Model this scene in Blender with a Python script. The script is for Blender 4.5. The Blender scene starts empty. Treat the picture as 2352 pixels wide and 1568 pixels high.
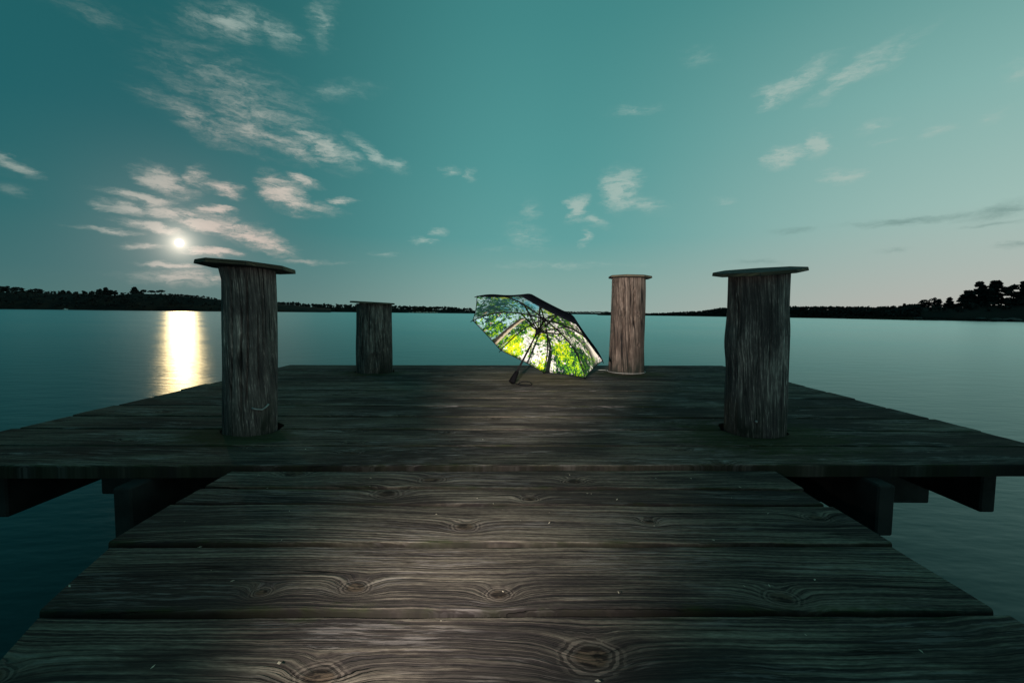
import bpy, bmesh, math, random
import numpy as np
from mathutils import Vector, Matrix, noise as mnoise
R_ = math.radians
random.seed(7)
SC = bpy.context.scene
COL = SC.collection

# ------------------------------------------------------------------ camera
DECK = 1.05                       # deck top above the water (m)
EYE = DECK + 0.55
FOC = 1045.0; CX, CY = 1176.0, 784.0      # focal length and centre in the 2352-wide view
PITCH = math.atan(65 / 1045.0); ROLL = math.atan(0.011)
fwd = Vector((0, math.cos(PITCH), -math.sin(PITCH)))
up0 = Vector((0, math.sin(PITCH), math.cos(PITCH)))
right = Vector((1, 0, 0)) * math.cos(ROLL) + up0 * math.sin(ROLL)
up = -Vector((1, 0, 0)) * math.sin(ROLL) + up0 * math.cos(ROLL)
cam = bpy.data.cameras.new('camera'); cam_o = bpy.data.objects.new('camera', cam); COL.objects.link(cam_o)
cam.sensor_width = 36; cam.lens = 36 * FOC / 2352; cam.clip_end = 20000; cam.clip_start = 0.02
M = Matrix((right, up, -fwd)).transposed().to_4x4(); M.translation = (0, 0, EYE)
cam_o.matrix_world = M
SC.camera = cam_o
EYEV = Vector((0, 0, EYE))

def ray(x, y): return fwd + right * ((x - CX) / FOC) - up * ((y - CY) / FOC)
def at(x, y, Y):                  # surveyed point: direction of sight x,y met at the real depth Y
    d = ray(x, y); return EYEV + d * (Y / d.y)
def ground(x, Y, z=0.0):          # point of the plane z at bearing x and depth Y
    d = ray(x, 719); p = EYEV + d * (Y / d.y); return Vector((p.x, Y, z))

# ------------------------------------------------------------------ node helper
class NB:
    def __init__(s, tree): s.t = tree; s.n = tree.nodes; s.l = tree.links
    def new(s, typ, **kw):
        n = s.n.new(typ)
        for k, v in kw.items(): setattr(n, k, v)
        return n
    def put(s, sock, v):
        if isinstance(v, bpy.types.NodeSocket): s.l.new(v, sock)
        elif v is not None: sock.default_value = v
    def m(s, op, a, b=None, c=None, clamp=False):
        n = s.new('ShaderNodeMath', operation=op, use_clamp=clamp)
        s.put(n.inputs[0], a)
        if b is not None: s.put(n.inputs[1], b)
        if c is not None: s.put(n.inputs[2], c)
        return n.outputs[0]
    def vm(s, op, a, b=None, scale=None):
        n = s.new('ShaderNodeVectorMath', operation=op)
        s.put(n.inputs[0], a)
        if b is not None: s.put(n.inputs[1], b)
        if scale is not None: s.put(n.inputs['Scale'], scale)
        return n.outputs['Value'] if op in ('LENGTH', 'DOT_PRODUCT', 'DISTANCE') else n.outputs[0]
    def sep(s, v): n = s.new('ShaderNodeSeparateXYZ'); s.put(n.inputs[0], v); return n.outputs
    def xyz(s, x, y, z=0.0):
        n = s.new('ShaderNodeCombineXYZ')
        for i, v in enumerate((x, y, z)): s.put(n.inputs[i], v)
        return n.outputs[0]
    def noise(s, vec, scale=1.0, detail=3.0, rough=0.55, dist=0.0, col=False):
        n = s.new('ShaderNodeTexNoise'); s.put(n.inputs['Vector'], vec)
        n.inputs['Scale'].default_value = scale; n.inputs['Detail'].default_value = detail
        n.inputs['Roughness'].default_value = rough; n.inputs['Distortion'].default_value = dist
        return n.outputs[1 if col else 0]
    def rng(s, v, a, b, c=0.0, d=1.0, mode='SMOOTHSTEP'):
        n = s.new('ShaderNodeMapRange', interpolation_type=mode); s.put(n.inputs[0], v)
        for i, q in enumerate((a, b, c, d)): s.put(n.inputs[1 + i], q)
        return n.outputs[0]
    def mix(s, f, a, b, mode='MIX'):
        n = s.new('ShaderNodeMix', data_type='RGBA', blend_type=mode)
        s.put(n.inputs[0], f); s.put(n.inputs[6], c4(a)); s.put(n.inputs[7], c4(b)); return n.outputs[2]
    def ramp(s, v, stops, interp='LINEAR'):
        n = s.new('ShaderNodeValToRGB'); s.put(n.inputs[0], v); cr = n.color_ramp; cr.interpolation = interp
        while len(cr.elements) > 1: cr.elements.remove(cr.elements[0])
        cr.elements[0].position = stops[0][0]; cr.elements[0].color = c4(stops[0][1])
        for p, c in stops[1:]:
            e = cr.elements.new(p); e.color = c4(c)
        return n.outputs[0]
def c4(c):
    if isinstance(c, (tuple, list)) and len(c) == 3: return (c[0], c[1], c[2], 1)
    return c
def srgb(r, g, b):
    f = lambda v: (v / 255 / 12.92) if v / 255 <= 0.04045 else ((v / 255 + 0.055) / 1.055) ** 2.4
    return (f(r), f(g), f(b))

# ------------------------------------------------------------------ sky
MOON = ray(412, 558).normalized()
def make_world():
    w = bpy.data.worlds.new('World'); SC.world = w; w.use_nodes = True
    t = w.node_tree; t.nodes.clear(); B = NB(t)
    out = B.new('ShaderNodeOutputWorld'); bg = B.new('ShaderNodeBackground')
    t.links.new(bg.outputs[0], out.inputs[0])
    tc = B.new('ShaderNodeTexCoord'); d = B.vm('NORMALIZE', tc.outputs['Generated'])
    x, y, z = B.sep(d)
    az = B.m('ARCTAN2', x, y)
    el = B.m('ARCSINE', z)
    side = B.m('SINE', az)
    e = B.m('MULTIPLY', el, 1 / R_(90))
    def col(stops): return B.ramp(e, [(p / 90, srgb(*c)) for p, c in stops])
    left = col([(0, (76, 114, 112)), (4, (58, 108, 110)), (9, (38, 103, 107)), (18, (28, 96, 102)), (32, (32, 93, 97)), (60, (28, 84, 90)), (90, (36, 92, 96))])
    mid = col([(0, (144, 169, 162)), (4, (128, 166, 160)), (9, (96, 158, 156)), (18, (82, 149, 148)), (32, (66, 134, 134)), (60, (48, 108, 112)), (90, (38, 95, 99))])
    rgt = col([(0, (190, 181, 174)), (5, (176, 186, 179)), (10, (164, 192, 184)), (20, (136, 180, 174)), (32, (92, 150, 147)), (60, (54, 113, 115)), (90, (38, 95, 99))])
    s1 = B.rng(side, -0.66, 0.05); s2 = B.rng(side, 0.08, 0.92)
    sky = B.mix(s1, left, mid); sky = B.mix(s2, sky, rgt)
    # moon aureole
    cosm = B.vm('DOT_PRODUCT', d, tuple(MOON))
    ang = B.m('ARCCOSINE', B.m('MINIMUM', cosm, 0.999999))
    # clouds: wind-drawn patches in azimuth / elevation
    ae = B.xyz(az, el, 0.0)
    wn = B.noise(B.vm('MULTIPLY', ae, (11, 30, 1)), 1.0, 5.0, 0.66, col=True)
    warp = B.vm('MULTIPLY', B.vm('SUBTRACT', wn, (0.5, 0.5, 0.5)), (0.10, 0.034, 0))
    p = B.vm('ADD', ae, warp)
    fine = B.noise(B.vm('MULTIPLY', p, (20, 64, 1)), 1.0, 6.0, 0.68)
    fine2 = B.noise(B.vm('MULTIPLY', ae, (80, 220, 1)), 1.0, 3.0, 0.6)
    tex = B.m('ADD', B.m('MULTIPLY', fine, 0.85), B.m('MULTIPLY', fine2, 0.15))
    light = [(210,25,130,28,0,.3),(530,50,130,34,-8,.55),(630,65,80,28,20,.45),(740,50,34,50,10,.45),
        (560,235,250,85,14,.40),(470,285,160,30,18,.50),(620,315,180,26,18,.55),(745,338,110,24,16,.66),(850,352,70,14,25,.66),(790,208,110,20,-8,.3),
        (905,378,44,14,5,.65),(1035,396,24,11,0,.75),(1078,402,18,13,20,.65),(375,420,72,28,22,.95),(465,410,34,26,40,.7),(520,438,50,16,10,.85),
        (655,445,74,30,28,.9),(690,415,46,12,5,.7),(730,475,60,16,12,.5),(790,465,30,9,0,.75),(320,457,85,13,8,1.1),(280,478,60,13,12,.85),(400,492,90,13,3,1.1),
        (485,482,50,11,0,.9),(345,520,74,11,8,1.2),(465,518,85,13,12,1.2),(570,540,120,24,14,.85),(480,578,70,10,0,1.1),(380,609,70,8,0,1.05),
        (440,641,160,20,0,.65),(250,527,80,6,0,.7),(330,566,60,8,0,.6),(40,378,80,13,18,.7),(20,432,70,20,0,.3),
        (970,553,36,9,-5,.75),(1005,532,25,8,0,.6),(1205,542,70,34,20,.42),(1222,490,28,28,0,.38),(1322,478,26,30,30,1.05),(1352,503,66,12,16,.6),
        (1425,435,50,42,0,1.0),(1460,462,80,22,20,.55),(1345,545,16,22,20,.65),(1455,257,70,16,0,.4),(1600,130,60,22,0,.3),
        (1770,226,44,22,-15,.75),(1830,186,110,24,-16,.65),(1965,163,130,20,-26,.65),(2070,118,120,16,-22,.42),
        (1800,362,54,22,-15,1.05),(1882,330,34,26,-10,1.05),(1935,405,52,16,0,1.0),(1660,466,36,10,0,.45),(2150,300,52,12,-3,.5),(2020,286,60,12,-8,.45),
        (2020,326,56,8,0,.4),(2285,265,70,16,-10,.4),(2340,160,60,34,-30,.4),(1300,608,200,8,2,.42),(1160,575,60,8,0,.35),(880,585,40,7,0,.45),(720,600,110,7,0,.35)]
    dark = [(2090,503,180,10,-4,.75),(2290,484,100,20,-12,.75),(2270,520,90,8,-6,.6),(1820,530,70,9,0,.5),(1730,603,90,7,0,.5),(2040,578,70,7,0,.4),(2340,560,50,8,-5,.6)]
    turned = {}
    def patches(lst):
        tot = None
        for (px, py, a, b, rot, wgt) in lst:
            rq = min((-26, -14, 0, 8, 18, 30), key=lambda q: abs(q - rot))      # a few shared wind directions
            c, s_ = math.cos(R_(rq)), math.sin(R_(rq))
            if rq not in turned:
                turned[rq] = p if rq == 0 else B.xyz(B.vm('DOT_PRODUCT', p, (c, -s_, 0)), B.vm('DOT_PRODUCT', p, (s_, c, 0)), 0.0)
            v = ray(px, py).normalized()
            caz = math.atan2(v.x, v.y); cel = math.asin(v.z)
            k = math.cos(math.atan((px - CX) / FOC))
            sx, sy = 1 / (1.42 * a / FOC * k * k), 1 / (1.60 * b / FOC * k)
            n = B.new('ShaderNodeVectorMath', operation='MULTIPLY_ADD')
            B.put(n.inputs[0], turned[rq]); n.inputs[1].default_value = (sx, sy, 0)
            n.inputs[2].default_value = (-sx * (c * caz - s_ * cel), -sy * (s_ * caz + c * cel), 0)
            q = B.m('MULTIPLY_ADD', B.vm('LENGTH', n.outputs[0]), -1.25 * wgt, 1.18 * wgt)
            tot = q if tot is None else B.m('MAXIMUM', tot, q)
        return B.m('MAXIMUM', tot, 0.0)
    pl = patches(light); pd = patches(dark)
    # thin cirrus that goes on over the whole sky
    cir = B.noise(B.vm('MULTIPLY', p, (2.6, 8.0, 1)), 1.0, 5.0, 0.6)
    cir = B.m('MULTIPLY', B.rng(cir, 0.52, 0.78), 0.22)
    dl = B.rng(B.m('MULTIPLY', B.m('MAXIMUM', pl, cir), B.m('ADD', B.m('MULTIPLY', tex, 5.6), -1.80)), 0.10, 1.05)
    dd = B.rng(B.m('MULTIPLY', pd, B.m('ADD', B.m('MULTIPLY', tex, 2.6), -0.42)), 0.08, 0.9)
    near = B.rng(ang, R_(2), R_(24), 1.0, 0.0)
    ccol = B.mix(near, srgb(168, 188, 180), srgb(246, 214, 198))
    ccol = B.mix(B.rng(side, -0.35, -0.75), ccol, srgb(150, 165, 158))
    soft = B.rng(B.m('MULTIPLY', B.m('MAXIMUM', pl, cir), B.m('ADD', B.m('MULTIPLY', tex, 2.4), -0.45)), 0.02, 0.95)
    sky = B.mix(B.m('ADD', B.m('MULTIPLY', dl, 0.46), B.m('MULTIPLY', soft, 0.36)), sky, ccol)
    sky = B.mix(B.m('MULTIPLY', dd, 0.55), sky, srgb(96, 128, 124))
    g1 = B.m('MULTIPLY', B.m('EXPONENT', B.m('MULTIPLY', ang, -1 / R_(0.75))), 1.5)
    g2 = B.m('MULTIPLY', B.m('EXPONENT', B.m('MULTIPLY', ang, -1 / R_(4.5))), 0.20)
    disc = B.rng(ang, R_(0.38), R_(0.28), 0.0, 14.0)
    sky = B.vm('ADD', sky, B.vm('SCALE', (1.0, 0.86, 0.68), scale=g1))
    sky = B.vm('ADD', sky, B.vm('SCALE', (1.0, 0.72, 0.62), scale=g2))
    sky = B.vm('ADD', sky, B.vm('SCALE', (1.0, 0.93, 0.80), scale=disc))
    t.links.new(sky, bg.inputs[0]); bg.inputs[1].default_value = 1.0
    w.cycles.sampling_method = 'NONE'
make_world()

sun = bpy.data.lights.new('moon_light', 'SUN'); sun.energy = 0.105; sun.angle = R_(1.1); sun.color = (1.0, 0.58, 0.27)
sun_o = bpy.data.objects.new('moon_light', sun); COL.objects.link(sun_o)
sun_o.rotation_euler = MOON.to_track_quat('Z', 'Y').to_euler()

# the photographer's hand torch, whose beam is what lights the umbrella, the rear posts and the near boards
def torch():
    l = bpy.data.lights.new('hand_torch', 'SPOT'); o = bpy.data.objects.new('hand_torch', l); COL.objects.link(o)
    l.energy = 1.0; l.spot_size = R_(150); l.spot_blend = 0.25; l.shadow_soft_size = 0.02; l.color = (1.0, 0.88, 0.77)
    o.location = (-0.34, -0.05, DECK + 0.53)
    aim = Vector((0.26, 3.72, DECK + 0.62)) - o.location
    o.rotation_euler = (-aim).to_track_quat('Z', 'Y').to_euler()
    l.use_nodes = True; t = l.node_tree; B = NB(t)
    em = [n for n in t.nodes if n.type == 'EMISSION'][0]
    tc = B.new('ShaderNodeTexCoord'); N = tc.outputs['Normal']
    near = (Vector((-0.10, 0.98, DECK)) - o.location).normalized()
    near = o.rotation_euler.to_matrix().inverted() @ near
    def lobe(v, wide, full):
        th = B.m('ARCCOSINE', B.m('MINIMUM', B.m('ABSOLUTE', B.vm('DOT_PRODUCT', N, tuple(v))), 0.99999))
        return B.rng(th, R_(wide), R_(full))
    hot = lobe((0, 0, 1), 19, 8.5)
    I = B.m('MULTIPLY', hot, 1180.0)
    I = B.m('ADD', I, B.m('MULTIPLY', lobe((0, 0, 1), 50, 18), 21.0))
    I = B.m('ADD', I, B.m('MULTIPLY', lobe(near, 25, 0), 140.0))
    B.put(em.inputs[1], I)
torch()

SC.view_settings.view_transform = 'Standard'; SC.view_settings.look = 'None'
SC.view_settings.exposure = 0; SC.view_settings.gamma = 1; SC.view_settings.use_curve_mapping = False
SC.cycles.max_bounces = 6; SC.cycles.diffuse_bounces = 3; SC.cycles.glossy_bounces = 3
SC.cycles.use_denoising = True; SC.cycles.sample_clamp_indirect = 4.0

# ------------------------------------------------------------------ mesh helpers
def link(name, me, mats, parent=None):
    o = bpy.data.objects.new(name, me); COL.objects.link(o)
    for m in (mats if isinstance(mats, (list, tuple)) else [mats]): me.materials.append(m)
    if parent is not None: o.parent = parent
    return o
def pyd(name, v, f, mats, parent=None, smooth=False, mi=None):
    me = bpy.data.meshes.new(name); me.from_pydata([tuple(q) for q in v], [], f); me.update()
    if smooth: me.polygons.foreach_set('use_smooth', [True] * len(me.polygons))
    if mi is not None: me.polygons.foreach_set('material_index', mi)
    return link(name, me, mats, parent)
def empty(name, loc, rot=None):
    o = bpy.data.objects.new(name, None); COL.objects.link(o); o.location = loc; o.empty_display_size = 0.1
    if rot is not None: o.rotation_euler = rot
    return o
def tag(o, label=None, cat=None, group=None, kind=None):
    for k, v in (('label', label), ('category', cat), ('group', group), ('kind', kind)):
        if v: o[k] = v
    return o
def tube(pts, rad, seg=8, caps=True):
    V, F = [], []
    n = len(pts); rad = rad if isinstance(rad, (list, tuple)) else [rad] * n
    ref = Vector((0, 0, 1))
    for i, p in enumerate(pts):
        p = Vector(p); a = Vector(pts[max(i - 1, 0)]); b = Vector(pts[min(i + 1, n - 1)])
        t = (b - a).normalized()
        r0 = ref if abs(t.dot(ref)) < 0.95 else Vector((1, 0, 0))
        u = t.cross(r0).normalized(); w = t.cross(u)
        for k in range(seg):
            c = 2 * math.pi * k / seg; V.append(p + (u * math.cos(c) + w * math.sin(c)) * rad[i])
    for i in range(n - 1):
        for k in range(seg):
            k2 = (k + 1) % seg; F.append((i * seg + k, i * seg + k2, (i + 1) * seg + k2, (i + 1) * seg + k))
    if caps:
        F.append(tuple(range(seg))[::-1]); F.append(tuple((n - 1) * seg + k for k in range(seg)))
    return V, F
def box(x0, x1, y0, y1, z0, z1, bev=0.004):
    bm = bmesh.new(); bmesh.ops.create_cube(bm, size=1)
    for v in bm.verts:
        v.co = Vector(((x0 + x1) / 2 + v.co.x * (x1 - x0), (y0 + y1) / 2 + v.co.y * (y1 - y0), (z0 + z1) / 2 + v.co.z * (z1 - z0)))
    if bev: bmesh.ops.bevel(bm, geom=bm.edges[:], offset=bev, segments=1, affect='EDGES')
    return bm
def bm_obj(name, bm, mats, parent=None):
    me = bpy.data.meshes.new(name); bm.to_mesh(me); bm.free(); return link(name, me, mats, parent)

# ------------------------------------------------------------------ materials
def mat(name):
    m = bpy.data.materials.new(name); m.use_nodes = True; t = m.node_tree
    b = t.nodes['Principled BSDF']; return m, NB(t), b
def simple(name, col, rough=0.7, var=0.0, scale=20, metal=0.0, spec=0.5):
    m, B, b = mat(name)
    tc = B.new('ShaderNodeTexCoord')
    n = B.noise(tc.outputs['Object'], scale, 4)
    c = B.mix(B.rng(n, 0.25, 0.75), tuple(q * (1 - var) for q in col), tuple(min(1, q * (1 + var)) for q in col))
    B.put(b.inputs['Base Color'], c); b.inputs['Roughness'].default_value = rough; b.inputs['Metallic'].default_value = metal
    b.inputs['Specular IOR Level'].default_value = spec
    return m

POSTS = dict(FL=(-1.211, 2.080, .109, .736), FR=(1.164, 2.156, .129, .744), RL=(-1.263, 4.168, .159, .62), RR=(1.088, 4.298, .160, .884))

def plank_material(name, knots=None):
    m, B, b = mat(name)
    uvn = B.new('ShaderNodeUVMap'); uvn.uv_map = 'UVMap'
    oi = B.new('ShaderNodeObjectInfo'); seed = B.m('MULTIPLY', oi.outputs['Random'], 61.0)
    geo = B.new('ShaderNodeNewGeometry')
    x, y, _ = B.sep(uvn.outputs[0])
    def n(sx, sy, scale=1.0, det=3.0, rough=0.55, yy=None, dz=0.0):
        v = B.xyz(B.m('MULTIPLY', x, sx), B.m('MULTIPLY', y if yy is None else yy, sy), B.m('ADD', seed, dz))
        return B.noise(v, scale, det, rough)
    # knots
    if knots is None:
        kv = B.xyz(B.m('MULTIPLY_ADD', x, 2.3, seed), B.m('MULTIPLY_ADD', y, 5.2, seed), 0.0)
        vo = B.new('ShaderNodeTexVoronoi', voronoi_dimensions='2D', feature='F1'); B.put(vo.inputs['Vector'], kv); vo.inputs['Scale'].default_value = 1
        has = B.m('GREATER_THAN', B.sep(vo.outputs['Color'])[0], 0.66); kd = vo.outputs['Distance']
    else:
        has = 1.0; kd = None
        for (kx, ky, kr) in knots:
            k_ = B.new('ShaderNodeVectorMath', operation='MULTIPLY_ADD'); B.put(k_.inputs[0], geo.outputs['Position'])
            sx, sy = .075 / (kr * 1.25), .075 / kr
            k_.inputs[1].default_value = (sx, sy, 0); k_.inputs[2].default_value = (-kx * sx, -ky * sy, 0)
            q = B.vm('LENGTH', k_.outputs[0]); kd = q if kd is None else B.m('MINIMUM', kd, q)
    r = B.m('ADD', kd, B.m('MULTIPLY', B.m('SUBTRACT', n(22, 40, 1, 3), 0.5), 0.06))
    bulge = B.m('MULTIPLY', B.m('EXPONENT', B.m('MULTIPLY', B.m('MULTIPLY', r, r), -40.0)), has)
    knot = B.m('MULTIPLY', B.rng(r, 0.085, 0.045), has)
    ring = B.m('MULTIPLY', B.m('MULTIPLY', B.rng(r, 0.15, 0.09), B.rng(r, 0.05, 0.09)), has)
    # growth rings of a board sawn off a slightly crooked log
    aa = B.m('MULTIPLY', B.m('SUBTRACT', n(1.1, 0.6, 1, 1), 0.5), 0.34)
    yc = B.m('SUBTRACT', y, B.m('MULTIPLY', B.m('SUBTRACT', n(0.5, 0.0, 1, 1, dz=9.0), 0.35), 0.25))
    rr = B.m('SQRT', B.m('ADD', B.m('MULTIPLY', yc, yc), B.m('MULTIPLY', aa, aa)))
    wv = B.m('MULTIPLY', B.m('SUBTRACT', n(7, 9, 1, 4, 0.6), 0.5), 0.013)
    w = B.m('ADD', B.m('ADD', rr, B.m('MULTIPLY', bulge, 0.040)), wv)
    g1 = n(1.6, 170, 1, 3, 0.55, yy=w)          # 6 mm rings
    g2 = n(7.0, 520, 1, 2, 0.6, yy=w)          # fibre
    g3 = n(5.0, 60, 1, 4, 0.66, yy=w)
    grit = n(60, 260, 1, 2, 0.6, yy=w, dz=60.0)
    line = B.rng(g1, 0.36, 0.62)
    crack = B.rng(B.m('ABSOLUTE', B.m('SUBTRACT', n(0.55, 34, 1, 1, yy=w, dz=3.0), 0.5)), 0.012, 0.002)
    crack = B.m('MULTIPLY', crack, B.rng(n(1.7, 6, 1, 2, dz=21.0), 0.50, 0.60))
    blot = n(2.4, 6.5, 1, 4, 0.62, dz=5.0)
    blot2 = n(0.8, 2.6, 1, 3, 0.6, dz=15.0)
    wear = B.m('ADD', B.m('MULTIPLY', g3, 0.55), B.m('MULTIPLY', blot, 0.75))
    base = B.ramp(B.m('ADD', B.m('ADD', B.m('MULTIPLY', line, 0.26), B.m('MULTIPLY', grit, 0.34)), B.m('MULTIPLY', wear, 0.52)),
                  [(0.28, (.0125, .0096, .0110)), (0.46, (.031, .025, .0255)), (0.62, (.076, .064, .056)), (0.78, (.166, .143, .118)), (0.93, (.30, .264, .220))])
    base = B.mix(B.m('MULTIPLY', B.rng(g2, 0.38, 0.66), 0.45), base, (.36, .34, .31), 'OVERLAY')
    base = B.mix(B.m('MULTIPLY', B.rng(B.m('ADD', blot2, B.m('MULTIPLY_ADD', g3, .35, -.175)), 0.56, 0.42), 0.72), base, (.024, .021, .022))
    silver = B.m('MULTIPLY', B.rng(n(9, 130, 1, 4, 0.7, yy=w, dz=30.0), 0.50, 0.60), B.rng(n(2.2, 9, 1, 3, dz=40.0), 0.47, 0.60))
    base = B.mix(B.m('MULTIPLY', silver, 0.66 if knots is None else 0.30), base, (.30, .27, .265))
    base = B.mix(B.m('MULTIPLY', knot, 0.85), base, B.mix(B.rng(n(30, 60, 1, 3, .6, dz=70.0), .45, .6), (.014, .011, .010), (.085, .062, .045)))
    base = B.mix(B.m('MULTIPLY', ring, 0.55), base, B.mix(B.rng(B.m('SINE', B.m('MULTIPLY', r, 210.0)), -.3, .3), (.030, .024, .022), (.17, .14, .12)))
    base = B.mix(B.m('MULTIPLY', crack, 0.9), base, (.008, .008, .008))
    # moss: round the posts and along the board edges
    moss = None
    pos = geo.outputs['Position']
    for nm, rad in (('FR', 0.62), ('FL', 0.34), ('RL', 0.4), ('RR', 0.5)):
        px, py = POSTS[nm][:2]
        dist = B.vm('LENGTH', B.vm('MULTIPLY', B.vm('SUBTRACT', pos, (px, py - 0.1, 0)), (0.7, 1, 0)))
        q = B.rng(dist, rad, 0.08)
        moss = q if moss is None else B.m('MAXIMUM', moss, q)
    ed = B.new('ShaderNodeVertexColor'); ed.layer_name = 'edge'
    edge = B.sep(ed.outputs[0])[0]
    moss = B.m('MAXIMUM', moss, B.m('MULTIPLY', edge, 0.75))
    mn = n(9, 22, 1, 4, 0.65, dz=50.0)
    moss = B.rng(B.m('ADD', moss, B.m('MULTIPLY', B.m('SUBTRACT', mn, 0.5), 1.6)), 0.45, 0.95)
    base = B.mix(B.m('MULTIPLY', moss, 0.72), base, B.mix(mn, (.012, .018, .010), (.045, .060, .018)))
    base = B.mix(B.m('MULTIPLY', B.rng(edge, .80, 1.0), .7), base, (.013, .011, .012))  # board sides and gap faces darkened: shade put into the colour
    B.put(b.inputs['Base Color'], base)
    B.put(b.inputs['Roughness'], B.rng(blot, 0.2, 0.8, 0.86, 1.0))
    b.inputs['Specular IOR Level'].default_value = 0.06
    hgt = B.m('ADD', B.m('MULTIPLY', line, 0.6), B.m('MULTIPLY', g2, 0.35))
    hgt = B.m('SUBTRACT', hgt, B.m('MULTIPLY', crack, 1.6))
    hgt = B.m('SUBTRACT', hgt, B.m('MULTIPLY', ring, 0.4))
    bp = B.new('ShaderNodeBump'); bp.inputs['Strength'].default_value = 0.9; bp.inputs['Distance'].default_value = 0.0030
    B.put(bp.inputs['Height'], hgt); B.put(b.inputs['Normal'], bp.outputs[0])
    return m
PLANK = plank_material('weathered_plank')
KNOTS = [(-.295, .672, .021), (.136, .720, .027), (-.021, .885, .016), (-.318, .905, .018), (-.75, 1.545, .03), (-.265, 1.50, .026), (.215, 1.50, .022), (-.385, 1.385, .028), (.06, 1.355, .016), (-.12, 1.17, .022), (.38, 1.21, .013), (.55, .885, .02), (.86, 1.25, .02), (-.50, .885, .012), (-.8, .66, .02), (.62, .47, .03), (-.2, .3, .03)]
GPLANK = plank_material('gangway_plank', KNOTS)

def post_material(name, dark, midc, lite, pale=0.5, fis=1.0, fw=0.020):
    m, B, b = mat(name)
    uvn = B.new('ShaderNodeUVMap'); uvn.uv_map = 'UVMap'
    oi = B.new('ShaderNodeObjectInfo'); seed = B.m('MULTIPLY', oi.outputs['Random'], 47.0)
    u, v, _ = B.sep(uvn.outputs[0])
    def n(su, sv, det=3, rough=0.58, dz=0.0, uu=None):
        return B.noise(B.xyz(B.m('MULTIPLY', uu or u, su), B.m('MULTIPLY', v, sv), B.m('ADD', seed, dz)), 1.0, det, rough)
    tw = B.m('ADD', u, B.m('MULTIPLY', B.m('SUBTRACT', n(8, 3, 2), 0.5), 0.022))
    tw = B.m('ADD', tw, B.m('MULTIPLY', v, 0.06))
    g = n(150, 5.5, 4, 0.66, 2.0, tw); g2 = n(420, 30, 2, 0.6, 4.0, tw)
    blot = n(14, 5, 4, 0.62, 6.0); big = n(6, 2.2, 3, 0.6, 8.0)
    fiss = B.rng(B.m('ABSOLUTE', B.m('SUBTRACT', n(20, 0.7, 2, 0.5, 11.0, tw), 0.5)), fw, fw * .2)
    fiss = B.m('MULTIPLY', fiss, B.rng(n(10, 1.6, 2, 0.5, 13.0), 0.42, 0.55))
    f = B.m('ADD', B.m('MULTIPLY', g, 0.62), B.m('ADD', B.m('MULTIPLY', blot, 0.40), B.m('MULTIPLY', g2, 0.16)))
    base = B.ramp(f, [(0.47, dark), (0.60, midc), (0.74, lite)])
    base = B.mix(B.m('MULTIPLY', B.rng(B.m('ADD', B.m('MULTIPLY', g, .5), B.m('MULTIPLY', g2, .5)), 0.54, 0.66), pale), base, tuple(min(1, c * 2.1) for c in lite))
    base = B.mix(B.m('MULTIPLY', B.rng(big, 0.56, 0.38), 0.65), base, dark)
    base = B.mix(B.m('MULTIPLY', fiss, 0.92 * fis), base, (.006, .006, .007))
    low = B.rng(v, 0.22, 0.02)
    base = B.mix(B.m('MULTIPLY', low, B.rng(blot, 0.35, 0.6)), base, (.016, .020, .016))
    B.put(b.inputs['Base Color'], base); b.inputs['Roughness'].default_value = 0.85; b.inputs['Specular IOR Level'].default_value = 0.25
    h = B.m('SUBTRACT', B.m('ADD', g, B.m('MULTIPLY', g2, 0.4)), B.m('MULTIPLY', fiss, 1.4 * fis))
    bp = B.new('ShaderNodeBump'); bp.inputs['Strength'].default_value = 0.8; bp.inputs['Distance'].default_value = 0.004
    B.put(bp.inputs['Height'], h); B.put(b.inputs['Normal'], bp.outputs[0])
    return m

# ------------------------------------------------------------------ water
def make_water():
    m, B, b = mat('lake_water')
    tc = B.new('ShaderNodeTexCoord'); P = tc.outputs['Object']
    t = m.node_tree; out = [n for n in t.nodes if n.type == 'OUTPUT_MATERIAL'][0]; t.nodes.remove(b)
    wind = B.noise(B.vm('MULTIPLY', P, (0.012, 0.05, 0)), 1.0, 4, 0.6)
    n1 = B.noise(B.vm('MULTIPLY', P, (0.9, 2.3, 0)), 1.0, 3, 0.55)
    n2 = B.noise(B.vm('MULTIPLY', P, (4.0, 9.0, 0)), 1.0, 2, 0.5)
    bp = B.new('ShaderNodeBump'); bp.inputs['Strength'].default_value = 1.0; bp.inputs['Distance'].default_value = 1.0
    B.put(bp.inputs['Height'], B.m('ADD', B.m('MULTIPLY', n1, 0.012), B.m('MULTIPLY', n2, 0.0036)))
    gl = B.new('ShaderNodeBsdfGlossy', distribution='BECKMANN'); B.put(gl.inputs['Roughness'], B.rng(wind, 0.3, 0.7, 0.28, 0.36))
    gl.inputs['Color'].default_value = (.74, .92, .91, 1)
    df = B.new('ShaderNodeBsdfDiffuse'); df.inputs[0].default_value = (.002, .014, .019, 1)
    fr = B.new('ShaderNodeFresnel'); fr.inputs[0].default_value = 1.333
    for k_ in (gl, df, fr): B.put(k_.inputs['Normal'], bp.outputs[0])
    mx = B.new('ShaderNodeMixShader'); B.put(mx.inputs[0], B.m('MULTIPLY', fr.outputs[0], 0.92)); t.links.new(df.outputs[0], mx.inputs[1]); t.links.new(gl.outputs[0], mx.inputs[2])
    t.links.new(mx.outputs[0], out.inputs[0])
    S = 7000
    o = pyd('water', [(-S, -S, 0), (S, -S, 0), (S, S, 0), (-S, S, 0)], [(0, 1, 2, 3)], m)
    tag(o, 'calm teal lake water smoothed by long exposure', 'water', kind='structure')
make_water()

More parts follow.
